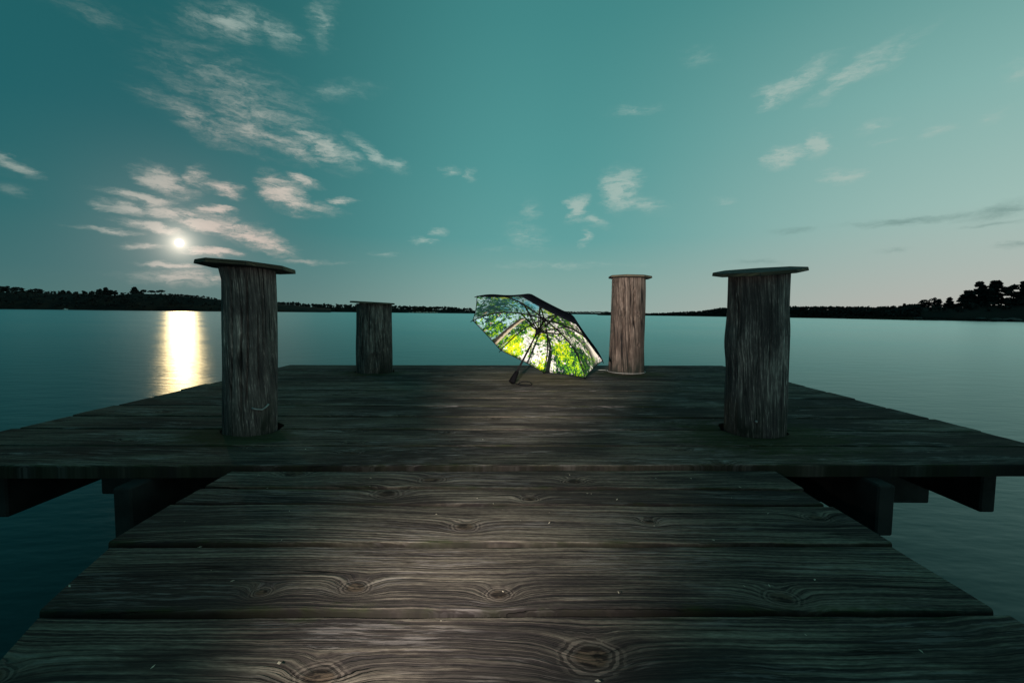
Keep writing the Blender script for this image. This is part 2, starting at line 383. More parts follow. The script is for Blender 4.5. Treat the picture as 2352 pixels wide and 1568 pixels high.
# ------------------------------------------------------------------ shores
def land_material(name, a, b_, c):
    m, B, b = mat(name); tc = B.new('ShaderNodeTexCoord'); P = tc.outputs['Object']
    n1 = B.noise(P, 0.06, 5, 0.6); n2 = B.noise(P, 0.35, 4, 0.65)
    col = B.mix(B.rng(n1, 0.4, 0.62), a, b_); col = B.mix(B.rng(n2, 0.55, 0.75), col, c)
    B.put(b.inputs['Base Color'], col); b.inputs['Roughness'].default_value = 1; b.inputs['Specular IOR Level'].default_value = 0.1
    return m
HEATH = land_material('heath', (.014, .011, .010), (.040, .022, .016), (.085, .046, .034))
WOODLAND = land_material('woodland_floor', (.010, .010, .009), (.016, .013, .011), (.026, .021, .018))
FOL = simple('pine_foliage', (.034, .034, .032), 0.9, 0.5, 0.4, spec=0.1)
FOL2 = simple('leaf_foliage', (.045, .036, .024), 0.9, 0.5, 0.4, spec=0.1)
BARK = simple('bark', (.06, .045, .035), 0.95, 0.4, 3, spec=0.1)
PALEBARK = simple('birch_bark', (.42, .36, .31), 0.9, 0.3, 2, spec=0.1)
GRANITE = simple('granite', (.46, .33, .27), 0.9, 0.4, 0.6, spec=0.2)
REED = simple('reeds', (.045, .038, .028), 0.95, 0.4, 1.5, spec=0.1)

def interp(pts, x):
    if x <= pts[0][0]: return pts[0][1:]
    for a, b in zip(pts, pts[1:]):
        if x <= b[0]:
            k = (x - a[0]) / (b[0] - a[0]); return tuple(p + (q - p) * k for p, q in zip(a[1:], b[1:]))
    return pts[-1][1:]
def shore(name, pts, width, label, material, drop=0.0, step=6, rough=0.12):
    """pts: bearing, shore depth, skyline.  A bank that climbs from the waterline to a ridge `width` m further back."""
    xs = np.arange(pts[0][0], pts[-1][0] + step, step); V = []; rows = [0, .03, .12, .3, .5, .7, .86, 1.0, 1.2, 1.6]
    for x in xs:
        dep, top = interp(pts, float(x))
        zt = at(x, top, dep + width).z - drop
        for t in rows:
            Y = dep + width * t
            q = ground(x, Y)
            prof = (math.sin(min(t, 1) * math.pi / 2) ** 0.85) if t <= 1 else 1 - (t - 1) * 1.2
            z = -0.4 + (zt + 0.4) * prof
            nn = mnoise.fractal(Vector((q.x * 0.03, Y * 0.03, 1.7)), 0.9, 2.0, 4)
            if 0 < t < 1: z += nn * rough * max(zt, 1) * math.sin(t * math.pi)
            if t == 0: Y += nn * 5; q = ground(x, Y); z = -0.4
            V.append((q.x, Y, z))
    nr = len(rows); F = [(i * nr + j, (i + 1) * nr + j, (i + 1) * nr + j + 1, i * nr + j + 1) for i in range(len(xs) - 1) for j in range(nr - 1)]
    o = pyd(name, V, F, material, smooth=True)
    tag(o, label, 'shore', kind='structure')
    def zat(x, t):
        dep, top = interp(pts, x); zt = at(x, top, dep + width).z - drop
        prof = (math.sin(min(t, 1) * math.pi / 2) ** 0.85); Y = dep + width * t
        q = ground(x, Y); nn = mnoise.fractal(Vector((q.x * 0.03, Y * 0.03, 1.7)), 0.9, 2.0, 4)
        return Vector((q.x, Y, -0.4 + (zt + 0.4) * prof + (nn * rough * max(zt, 1) * math.sin(t * math.pi) if t < 1 else 0)))
    return zat
def cards(V, F, c, rx, rz, n, size, rnd, flat=0.55):
    for _ in range(n):
        while True:
            d = Vector((rnd.uniform(-1, 1), rnd.uniform(-1, 1), rnd.uniform(-1, 1)))
            if d.length <= 1: break
        p = Vector(c) + Vector((d.x * rx, d.y * rx, d.z * rz))
        u = Vector((rnd.gauss(0, 1), rnd.gauss(0, 1), rnd.gauss(0, flat))).normalized()
        w = Vector((rnd.gauss(0, 1), rnd.gauss(0, 1), rnd.gauss(0, 1))).cross(u).normalized()
        s = size * rnd.uniform(0.55, 1.3)
        i = len(V); V += [p - u * s, p + w * s * 0.55, p + u * s, p - w * s * 0.55]; F.append((i, i + 1, i + 2, i + 3))
def wood(name, spots, label, material, card=1.2, ncard=26, seed=3, cat='wood'):
    rnd = random.Random(seed); V, F = [], []
    for (p, h, con) in spots:
        if con:
            for k in range(4):
                t = k / 4; cards(V, F, p + Vector((0, 0, h * (0.2 + 0.72 * t))), h * (0.26 - 0.2 * t), h * 0.13, max(3, int(ncard * (0.4 - 0.09 * k))), card * (1 - 0.5 * t), rnd)
        else:
            for k in range(3):
                o = Vector((rnd.uniform(-.22, .22) * h, rnd.uniform(-.2, .2) * h, h * rnd.uniform(0.45, 0.8)))
                cards(V, F, p + o, h * 0.26, h * 0.2, ncard // 3, card, rnd)
    o = pyd(name, V, F, material); tag(o, label, cat, kind='stuff'); return o

# left heath hill
LP = [(-500, 420, 664), (-250, 430, 666), (0, 450, 671), (60, 450, 672), (140, 450, 674.5), (205, 450, 674), (262, 450, 679), (290, 450, 676), (320, 450, 674.8), (371, 450, 675.6), (400, 455, 678.6), (460, 460, 683), (500, 465, 687.5), (540, 475, 690.5), (630, 500, 697), (700, 520, 704), (760, 540, 709)]
zl = shore('hill', LP, 70, 'brown heath hill sloping to the water on the left', HEATH, step=5)
rnd = random.Random(11); sp = []
for i in range(300):
    x = rnd.uniform(-480, 140); t = rnd.uniform(0.06, 1.05); h = rnd.uniform(3.5, 6.5) * (1.0 if x < 70 else 0.6); sp.append((zl(x, t), h, rnd.random() < 0.25))
for i in range(170):
    x = rnd.uniform(130, 520); t = rnd.uniform(0.04, 0.8); sp.append((zl(x, t), rnd.uniform(1.6, 4.0), rnd.random() < 0.2))
for i in range(80):
    x = rnd.choice((175, 215, 240, 258, 285, 395, 412)) + rnd.gauss(0, 12); t = rnd.uniform(0.05, 0.7); sp.append((zl(x, t), rnd.uniform(4, 6.5), rnd.random() < 0.3))
for i in range(40):
    x = rnd.uniform(395, 520); sp.append((zl(x, rnd.uniform(0.9, 1.02)), rnd.uniform(1.0, 2.4), False))
wood('hillside_scrub', sp, 'dark scrub and low wood covering the left hillside', FOL, 0.9, 24)

# far shore in the middle
FP = [(440, 740, 690), (560, 750, 692), (640, 760, 692.4), (680, 770, 692.6), (705, 775, 696.6), (815, 800, 698.6), (905, 800, 700.4), (968, 820, 702.8), (1036, 840, 704), (1058, 845, 706.6), (1081, 850, 707.5), (1092, 850, 710), (1130, 860, 714.5), (1165, 860, 718)]
zf = shore('far_shore', FP, 90, 'low wooded far shore behind the rear left post', WOODLAND, drop=6.5, step=6)
sp = []
for i in range(900):
    x = rnd.uniform(450, 1150); t = rnd.uniform(0.12, 1.06)
    if 925 < x < 1010 and t < 0.45: t += 0.4
    sp.append((zf(x, t), rnd.uniform(5, 7.2) * (1 if x < 1085 else .5), rnd.random() < 0.3))
wood('far_wood', sp, 'dark wood on the far shore between the left posts and umbrella', FOL, 1.7, 22, 5)

# most distant shore
DP = [(1040, 1500, 714), (1180, 1500, 715), (1306, 1500, 716.3), (1380, 1500, 717), (1400, 1500, 717.6), (1440, 1500, 720), (1500, 1500, 720.8), (1560, 1500, 722)]
zd = shore('distant_shore', DP, 120, 'thin distant shoreline right of the umbrella', WOODLAND, drop=3, step=8)
sp = [(zd(x, rnd.uniform(0.3, 1.05)), rnd.uniform(4, 6), rnd.random() < .3) for x in np.arange(1050, 1550, 1.6)]
wood('distant_wood', sp, 'faint belt of trees on the most distant shore', FOL, 2.6, 16, 6)
# islet beside the rear right post
IP = [(1372, 620, 720.5), (1380, 600, 717.5), (1394, 590, 716.5), (1420, 590, 717), (1450, 600, 720), (1462, 610, 721.5)]
zi = shore('islet', IP, 18, 'small rocky islet just left of the rear right post', HEATH, drop=1.2, step=4)
sp = [(zi(rnd.uniform(1378, 1450), rnd.uniform(.3, 1.)), rnd.uniform(1.5, 3.2), rnd.random() < .4) for _ in range(40)]
wood('islet_scrub', sp, 'dark bushes on the small islet', FOL, 0.9, 18, 8)

# right shore
RP = [(1440, 760, 723.5), (1478, 700, 720), (1500, 680, 718.5), (1560, 640, 715.8), (1610, 600, 713), (1640, 580, 709), (1665, 560, 706), (1810, 500, 703.6), (1900, 430, 704.4), (2000, 350, 705), (2060, 310, 704), (2095, 292, 699), (2120, 285, 695), (2150, 280, 695), (2180, 275, 696), (2210, 265, 696), (2250, 258, 690), (2300, 250, 690), (2352, 240, 688), (2500, 230, 684), (2800, 220, 682)]
RD = [(a, b) for a, b, c in RP]
zr = shore('headland', RP, 45, 'dark headland falling to the water on the right', WOODLAND, drop=3.0, step=6)
sp = []
for i in range(1700):
    x = rnd.uniform(1470, 2110); t = rnd.uniform(0.05, 1.05); dep = interp(RP, x)[0]
    sp.append((zr(x, t), rnd.uniform(2.6, 3.9) * (1 if x > 1640 else .8), rnd.random() < 0.35))
for i in range(260):
    x = rnd.uniform(2110, 2800); sp.append((zr(x, rnd.uniform(0.35, 1.05)), rnd.uniform(1.5, 4.2), rnd.random() < 0.3))
wood('headland_wood', sp, 'low dark wood along the right shore behind the front right post', FOL, 1.1, 20, 9)
# reed bed
V, F = [], []
for i in range(2600):
    x = rnd.uniform(1946, 2100); k = (x - 1946) / 154; Y = 372 - 95 * k + rnd.uniform(-6, 6)
    q = ground(x, Y); h = rnd.uniform(1.3, 2.3); w = rnd.uniform(.08, .2); l = rnd.uniform(-.3, .3); a = rnd.uniform(0, 3.14)
    dx, dy = w * math.cos(a), w * math.sin(a); j = len(V)
    V += [(q.x - dx, Y - dy, -.2), (q.x + dx, Y + dy, -.2), (q.x + l, Y + l, h)]; F.append((j, j + 1, j + 2))
tag(pyd('reed_bed', V, F, REED), 'brown reed bed in front of the right shore', 'reeds', kind='stuff')

GREYROCK = simple('grey_rock', (.05, .045, .043), .9, .4, .8)
ORD = ('first', 'second', 'third', 'fourth', 'fifth', 'sixth', 'seventh', 'eighth', 'ninth')
def rock(name, p, s, seed, material, label, group=None, flat=0.45):
    bm = bmesh.new(); bmesh.ops.create_icosphere(bm, subdivisions=3, radius=1)
    for v in bm.verts:
        n = mnoise.fractal(v.co * 1.3 + Vector((seed * 3.1, 0, 0)), 0.8, 2.1, 4)
        v.co *= 1 + 0.33 * n; v.co.x *= s; v.co.y *= s * 0.7; v.co.z *= s * flat
    o = bm_obj(name, bm, material); o.location = p; tag(o, label, 'rock', group); return o
for i, (x, t, s) in enumerate(((2330, 0.02, 4.5), (2290, 0.03, 3.2), (2255, .05, 2.4), (2110, 0.05, 2.6))):
    rock('shore_rock', zr(x, t) + Vector((0, 0, .5)), s, i, GREYROCK, ('largest grey rock slab at the waterline under the pines by the right picture edge', 'middle-sized grey rock slab left of the largest one under the pines', 'smallest grey rock slab at the waterline below the tall pine pair', 'grey rock slab alone at the right end of the reed bed')[i], 'rock slabs on the headland shore', 0.28)
for i, (x, s, h) in enumerate(((940, 2.0, 0), (948, 2.4, .4), (957, 2.6, .6), (964, 3.4, 1.0), (973, 2.4, .5), (980, 3.2, 1.1), (988, 2.8, .8), (996, 3.4, 1.2), (1003, 2.2, .3))):
    p = zf(x, 0.03); p.z = 0.3 + h * .6
    rock('shore_rock', p, s, i + 10, GRANITE, ORD[i] + ' pale pinkish granite rock from the left on the far shore beside the umbrella', 'granite rocks on the far shore', 0.5)

# ------------------------------------------------------------------ trees one can tell apart
def tree(name, base, height, width, style, label, group, seed, card, fol=FOL, bark=BARK, dens=1.0, lean=0.0):
    rnd = random.Random(seed); e = empty(name, base)
    tr = height * 0.028
    tp = [(0, 0, -0.6)] + [(lean * height * (k / 6) ** 2 + rnd.uniform(-.01, .01) * height, rnd.uniform(-.01, .01) * height, height * 0.9 * k / 6) for k in range(1, 7)]
    V, F = tube(tp, [tr * (1.25 - 1.05 * k / 6) for k in range(7)], 7)
    cl = []
    if style == 'pine':            # tiered, wind-cut pine
        n = 11
        for k in range(n):
            t = 0.10 + 0.86 * k / (n - 1); wd = width / 2 * (1.0 - 0.68 * ((t - 0.10) / 0.86) ** 1.6)
            for j in range(rnd.choice((5, 6))):
                a = rnd.uniform(0, 6.28); q = wd * rnd.uniform(0.35, 0.85)
                cl.append((q * math.cos(a), q * math.sin(a), height * (t + rnd.uniform(-.025, .025)), wd * 0.46, height * 0.045))
        cl.append((0, 0, height * .97, width * .12, height * .05))
    elif style == 'flat':          # parasol crown on a bare stem
        for k in range(13):
            a = rnd.uniform(0, 6.28); q = width / 2 * math.sqrt(rnd.random()) * .85
            cl.append((q * math.cos(a), q * math.sin(a), height * (0.86 - 0.42 * (q / (width / 2)) ** 2 + rnd.uniform(-.08, .05)), width * .17, height * 0.12))
    elif style == 'round':
        for k in range(20):
            a = rnd.uniform(0, 6.28); q = width / 2 * math.sqrt(rnd.random()) * .72; b = rnd.uniform(-1, 1)
            cl.append((q * math.cos(a), q * math.sin(a), height * (0.48 + 0.44 * b * math.sqrt(max(0, 1 - (2 * q / width) ** 2))), width * .17, height * 0.12))
    else:                          # spruce
        for k in range(8):
            t = 0.12 + 0.85 * k / 7; wd = width / 2 * (1 - t) * 1.05 + width * .05
            for j in range(3):
                a = rnd.uniform(0, 6.28); q = wd * .55; cl.append((q * math.cos(a), q * math.sin(a), height * t, wd * .5, height * .05))
    cl = [(x + lean * height * (z / height) ** 2, y, z, a, b) for x, y, z, a, b in cl]
    for (x, y, z, a, b) in cl[::2]:   # limbs
        z0 = max(height * 0.2, z - 0.12 * height)
        v, f = tube([(lean * height * (z0 / height) ** 2, 0, z0), (x * .6, y * .6, z - b * .3), (x, y, z)], [tr * .42, tr * .3, tr * .12], 5)
        k = len(V); V += v; F += [tuple(i + k for i in q) for q in f]
    pyd('trunk', V, F, bark, e, True)
    V, F = [], []
    for (x, y, z, a, b) in cl: cards(V, F, (x, y, z), a, b, int(dens * 34), card, rnd)
    pyd('crown', V, F, fol, e)
    tag(e, label, 'tree', group); return e

def ridge_tree(zf_, P, width, x, ytop, dpx, style, label, group, seed, card, t=1.0, name='pine_tree', base=None, **kw):
    b = zf_(x, t) if base is None else base
    h = at(x, ytop, b.y).z - b.z + 0.3
    w = dpx / FOC * b.y
    return tree(name, b - Vector((0, 0, 0.3)), h, w, style, label, group, seed, card, **kw)
LG = 'trees along the crest of the left hill'
for i, (x, yt, w, st, nm, lab) in enumerate([
    (-30, 650, 26, 'round', 'oak_tree', 'broad dark tree cut off by the left edge of the picture'),
    (2, 655, 18, 'round', 'oak_tree', 'tallest dark tree at the left end of the hill crest'),
    (17, 656, 17, 'round', 'oak_tree', 'round tree second from the left picture edge on the crest'),
    (42, 659, 22, 'round', 'oak_tree', 'wide domed tree third from the left picture edge on the crest'),
    (53, 661.5, 9, 'spruce', 'spruce_tree', 'narrow tree pressed against the wide domed tree on the crest'),
    (70, 666, 9, 'round', 'oak_tree', 'small tree in the dip between two wide domed trees'),
    (88, 662.5, 22, 'round', 'oak_tree', 'wide domed tree fourth from the left picture edge on the crest'),
    (108, 670, 6, 'spruce', 'spruce_tree', 'tiny pointed tree right of the last wide domed tree'),
    (147, 667, 9, 'pine', 'pine_tree', 'ragged small pine on the open crest'),
    (160, 668, 8, 'pine', 'pine_tree', 'thin see-through pine beside the ragged small pine'),
    (178, 669.5, 6, 'round', 'oak_tree', 'lone little round tree on the open crest'),
    (196, 668, 9, 'round', 'oak_tree', 'rounded bush-like tree left of the big grove'),
    (213, 669, 7, 'pine', 'pine_tree', 'little pine directly left of the big grove'),
    (230, 662.5, 12, 'round', 'oak_tree', 'left tree of the tall dark grove on the hill'),
    (245, 660.5, 15, 'pine', 'pine_tree', 'tallest middle tree of the dark grove on the hill'),
    (257, 664, 14, 'round', 'oak_tree', 'right middle tree of the dark grove on the hill'),
    (268, 666, 8, 'round', 'oak_tree', 'tree at the right end of the dark grove on the hill'),
    (283, 672, 6, 'round', 'oak_tree', 'small bush-like tree in the notch right of the grove'),
    (311, 659.5, 14, 'pine', 'pine_tree', 'tall dark pine on the knoll left of the moon path'),
    (322, 668.5, 16, 'round', 'oak_tree', 'low dense tree at the foot of the tall knoll pine'),
    (332, 664.2, 9, 'flat', 'pine_tree', 'first of three bare-stemmed trees on the knoll, with rounded crown'),
    (350, 666.5, 13, 'flat', 'pine_tree', 'middle of three bare-stemmed trees on the knoll, with lopsided flat crown'),
    (371, 665.5, 16, 'flat', 'pine_tree', 'last of three bare-stemmed trees on the knoll, with wide domed crown'),
    (410, 676.5, 6, 'spruce', 'spruce_tree', 'small pointed tree on the falling crest under the moon'),
    (431, 677, 8, 'round', 'oak_tree', 'small rounded tree on the falling crest under the moon'),
    (442, 678.5, 6, 'round', 'oak_tree', 'low bush-like tree last on the falling crest before the post')]):
    low = {311: 'y', 322: 'y'}
    ridge_tree(zl, LP, 70, x, yt, w * 1.15, st, lab, LG, 40 + i, 0.75 if w > 8 else 0.5, name=nm, dens=0.8 if nm == 'pine_tree' and x == 160 else 1.6)
RG = 'trees on the right headland'
for i, (x, yt, w, st, nm, lab) in enumerate([
    (2076, 697.5, 8, 'pine', 'pine_tree', 'tiny leaning pine where the low right wood ends'),
    (2124, 687, 20, 'round', 'oak_tree', 'rounded low tree on the rise of the right headland'),
    (2147, 681.5, 21, 'round', 'oak_tree', 'dark upright round tree on the rise of the right headland'),
    (2179, 683.5, 18, 'pine', 'pine_tree', 'small tiered pine alone on the right headland'),
    (2222, 668, 40, 'pine', 'pine_tree', 'lower sloping pine at the left foot of the tall headland pines'),
    (2248, 648, 38, 'pine', 'pine_tree', 'tall tiered pine, left one of the big headland pair'),
    (2283, 645.5, 44, 'pine', 'pine_tree', 'tallest tiered pine, right one of the big headland pair'),
    (2320, 652, 32, 'round', 'oak_tree', 'broad dark tree right of the gap beside the headland pines'),
    (2347, 647.5, 26, 'pine', 'pine_tree', 'pine cut by the right edge of the picture'),
    (2385, 652, 40, 'pine', 'pine_tree', 'pine standing just past the right edge of the picture')]):
    ridge_tree(zr, RP, 45, x, yt, w * 1.1, st, lab, RG, 90 + i, 0.75 if w > 25 else 0.5, t=0.85, name=nm, dens=2.4 if w > 25 else 1.6)
for i, x in enumerate((951, 957, 964, 970, 978, 985, 990, 998)):
    b = zf(x, 0.12 + 0.02 * (i % 3))
    tree('birch_tree', b, 9 + (i % 3), 4.5, 'round', ORD[i] + ' pale-stemmed birch from the left behind the granite rocks of the far shore', 'birches behind the granite rocks', 140 + i, 0.9, FOL2, PALEBARK, 0.4)

# moored boat under the left hill
def boat():
    p = ground(151, 425, 0.0); e = empty('motor_boat', p)
    white = simple('boat_white', (.75, .75, .72), .4, .05, 2)
    V, F = [], []
    st = [(-2.2, .7, .55), (-1.2, .85, .55), (0, .9, .6), (1.2, .7, .7), (2.3, .06, .9)]
    for (x, w, h) in st: V += [(x, -w * .55, -.1), (x, w * .55, -.1), (x, w, h), (x, -w, h)]
    for i in range(4):
        for k in range(4): F.append((i * 4 + k, i * 4 + (k + 1) % 4, (i + 1) * 4 + (k + 1) % 4, (i + 1) * 4 + k))
    F += [(3, 2, 1, 0), (16, 17, 18, 19)]
    pyd('hull', V, F, white, e); bm_obj('cabin', box(-.8, .7, -.5, .5, .5, 1.35, .06), white, e)
    bm_obj('windscreen', box(.71, .75, -.42, .42, .9, 1.3, .0), simple('boat_glass', (.02, .03, .03), .1), e)
    tag(e, 'tiny white motor boat moored under the left hill', 'boat')
boat()

# ------------------------------------------------------------------ boards
HOLES = []       # (x, y, radius) where posts go through the deck
for k, (px, py, pr, ph) in POSTS.items(): HOLES.append((px + (.010 if 'L' in k else -.004), py + 0.010, pr + (0.020 if k[0] == 'F' else .016)))
def hole_cutter(x, y, r):
    V, F = tube([(x, y, DECK - .4), (x, y, DECK + .4)], r, 28)
    for v in V:
        a = math.atan2(v.y - y, v.x - x); k = 1 + .06 * math.sin(3 * a + x * 7) + .03 * math.sin(7 * a + y * 5)
        v.x = x + (v.x - x) * k; v.y = y + (v.y - y) * k
    me = bpy.data.meshes.new('cut'); me.from_pydata([tuple(v) for v in V], [], F); me.update()
    return bpy.data.objects.new('cut', me)
def plank(parent, A, Bq, C_, D_, ztop, thick, seed, nx=150, rag=0.004, dish=0.0015, material=None):
    """A far left, Bq far right, C_ near right, D_ near left corner (x, y)."""
    rnd = random.Random(seed); A, Bq, C_, D_ = [Vector(q) for q in (A, Bq, C_, D_)]
    prof = [(0.0, -1, 0), (0.0, -.18, 0), (.006, -.05, .6), (.022, 0, 1), (.25, 0, 1), (.5, 0, 1), (.75, 0, 1), (.978, 0, 1), (.994, -.05, .6), (1.0, -.18, 0), (1.0, -1, 0)]
    V, U, E_ = [], [], []
    L = (Bq - A).length; W = (A - D_).length; ny = len(prof)
    tilt = rnd.uniform(-.0015, .0015)
    for i in range(nx + 1):
        t = i / nx; n_ = D_.lerp(C_, t); f_ = A.lerp(Bq, t); xx = t * L
        for j, (s, dz, _) in enumerate(prof):
            w0 = mnoise.fractal(Vector((xx * 3.0, seed * 5.3, 0.0)), 0.9, 2, 4) * rag; w1 = mnoise.fractal(Vector((xx * 3.0, seed * 5.3, 9.0)), 0.9, 2, 4) * rag
            chip0 = max(0, mnoise.noise(Vector((xx * 5.5, seed * 2.1, 4.0))) - .45) * .03
            chip1 = max(0, mnoise.noise(Vector((xx * 5.5, seed * 2.1, 14.0))) - .45) * .03
            q = n_.lerp(f_, s); dirw = (f_ - n_).normalized()
            q = q + dirw * ((w0 + chip0) * (1 - s) - (w1 + chip1) * s)
            z = ztop + dz * thick + tilt * (1 + (0 if dz == 0 else 0))
            if dz > -.5:
                z += mnoise.fractal(Vector((xx * 2.2, s * 1.4, seed * 3.3)), 0.9, 2, 3) * dish + (abs(s - .5) ** 2) * rnd.uniform(-.0004, .0012)
                z += mnoise.noise(Vector((xx * .35, 0, seed * 1.7))) * .0022
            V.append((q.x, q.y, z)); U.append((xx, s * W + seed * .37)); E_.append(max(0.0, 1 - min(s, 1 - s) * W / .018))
    F = [(i * ny + j, (i + 1) * ny + j, (i + 1) * ny + j + 1, i * ny + j + 1) for i in range(nx) for j in range(ny - 1)]
    F += [(i * ny, i * ny + ny - 1, (i + 1) * ny + ny - 1, (i + 1) * ny) for i in range(nx)]
    F += [tuple(range(ny)), tuple(nx * ny + j for j in range(ny))[::-1]]
    me = bpy.data.meshes.new('plank'); me.from_pydata(V, [], F); me.update()
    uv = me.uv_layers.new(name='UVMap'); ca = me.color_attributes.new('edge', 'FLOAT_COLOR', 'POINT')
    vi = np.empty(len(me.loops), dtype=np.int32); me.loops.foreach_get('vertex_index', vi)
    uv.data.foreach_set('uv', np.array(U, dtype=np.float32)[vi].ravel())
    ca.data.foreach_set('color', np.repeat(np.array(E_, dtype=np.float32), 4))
    bm = bmesh.new(); bm.from_mesh(me); bmesh.ops.recalc_face_normals(bm, faces=bm.faces); bm.to_mesh(me); bm.free()
    o = link('plank', me, material or PLANK, None)
    ys = [A.y, Bq.y, C_.y, D_.y]; xs = [A.x, Bq.x]
    for (hx, hy, hr) in HOLES:
        if min(ys) < hy + hr and max(ys) > hy - hr and min(xs) < hx < max(xs):
            c = hole_cutter(hx, hy, hr); COL.objects.link(c)
            md = o.modifiers.new('b', 'BOOLEAN'); md.operation = 'DIFFERENCE'; md.solver = 'EXACT'; md.object = c
            bpy.context.view_layer.update()
            ev = o.evaluated_get(bpy.context.evaluated_depsgraph_get()); nm = bpy.data.meshes.new_from_object(ev)
            o.modifiers.clear(); o.data = nm
            bpy.data.objects.remove(c)
    o.parent = parent
    return o

TIMBER = PLANK
def beam(name, parent, x0, x1, y0, y1, z0, z1):
    bm = box(x0, x1, y0, y1, z0, z1, .006); o = bm_obj(name, bm, BEAMMAT, parent); return o
BEAMMAT = simple('dark_beam', (.018, .018, .018), .85, .5, 9, spec=.25)

pier = empty('pier', (0, 0, 0)); tag(pier, 'weathered grey wooden pier head of wide crosswise planks on beams', 'pier')
LE, RE = -2.262, 2.300
edge = [(4.631, 5.012), (4.124, 4.347), (3.606, 3.843), (3.367, 3.574), (3.101, 3.292), (2.814, 3.025), (2.574, 2.740), (2.313, 2.461), (2.059, 2.198), (1.787, 1.942), (1.536, 1.700)]
rp = random.Random(5)
for i in range(len(edge) - 1):
    (fl, fr), (nl, nr) = edge[i], edge[i + 1]; g = .0060
    xl = LE + rp.uniform(-.018, .014); xr = RE + rp.uniform(-.02, .03)
    plank(pier, (xl, fl - g), (xr, fr - g), (xr, nr + g), (xl, nl + g), DECK, .046, 100 + i)
for x, y0 in ((-1.945, 1.66), (-1.335, 1.49), (-.03, 1.75), (1.315, 1.59), (1.905, 1.80)):
    beam('stringer', pier, x, x + .062, y0, 4.75, DECK - .235, DECK - .049)
for y in (2.28, 4.52): beam('bearer', pier, -2.1, 2.15, y, y + .09, DECK - .40, DECK - .238)

gang = empty('gangway', (0, 0, 0)); tag(gang, 'weathered wooden gangway of broad knotty planks leading onto the pier', 'gangway')
GZ = DECK - .011
ge = [(1.617, 1.421, 1.455), (None, 1.300, 1.338)]
rows = [((1.560, 1.628), (1.422, 1.456)), ((1.411, 1.445), (1.302, 1.339)), ((1.292, 1.328), (1.072, 1.111)), ((1.056, 1.099), (.824, .854)), ((.805, .838), (.602, .622)), ((.592, .612), (.39, .40)), ((.38, .39), (.17, .17)), ((.16, .16), (-.05, -.05)), ((-.06, -.06), (-.27, -.27)), ((-.28, -.28), (-.49, -.49)), ((-.50, -.50), (-.71, -.71)), ((-.72, -.72), (-.93, -.93))]
for i, ((fl, fr), (nl, nr)) in enumerate(rows):
    xr = .955 + rp.uniform(-.012, .012)
    lf, ln = ((-.975, -.975), (-.98, -.982), (-.985, -.975), (-.955, -.885), (-.865, -.775), (-.80, -.80))[min(i, 5)]
    plank(gang, (lf, fl), (xr, fr), (xr, nr), (ln, nl), GZ - (0, .003, .006, .006, .005, .004, .004)[min(i, 6)], .045, 200 + i, nx=190, rag=.006, material=GPLANK)
for x in (-.80, -.03, .74): beam('stringer', gang, x, x + .07, -1.0, 1.545, GZ - .225, GZ - .049)

# ------------------------------------------------------------------ posts
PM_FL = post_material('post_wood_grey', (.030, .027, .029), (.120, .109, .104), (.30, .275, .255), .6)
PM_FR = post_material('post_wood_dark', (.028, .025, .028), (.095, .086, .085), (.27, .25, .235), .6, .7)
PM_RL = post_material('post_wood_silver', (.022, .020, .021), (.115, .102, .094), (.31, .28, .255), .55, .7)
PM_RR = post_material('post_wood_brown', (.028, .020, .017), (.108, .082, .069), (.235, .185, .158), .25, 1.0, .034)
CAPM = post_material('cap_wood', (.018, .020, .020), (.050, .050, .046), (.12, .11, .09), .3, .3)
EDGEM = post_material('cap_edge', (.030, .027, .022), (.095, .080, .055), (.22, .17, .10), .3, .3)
STEEL = simple('old_steel', (.30, .31, .31), .5, .3, 30, metal=.8)

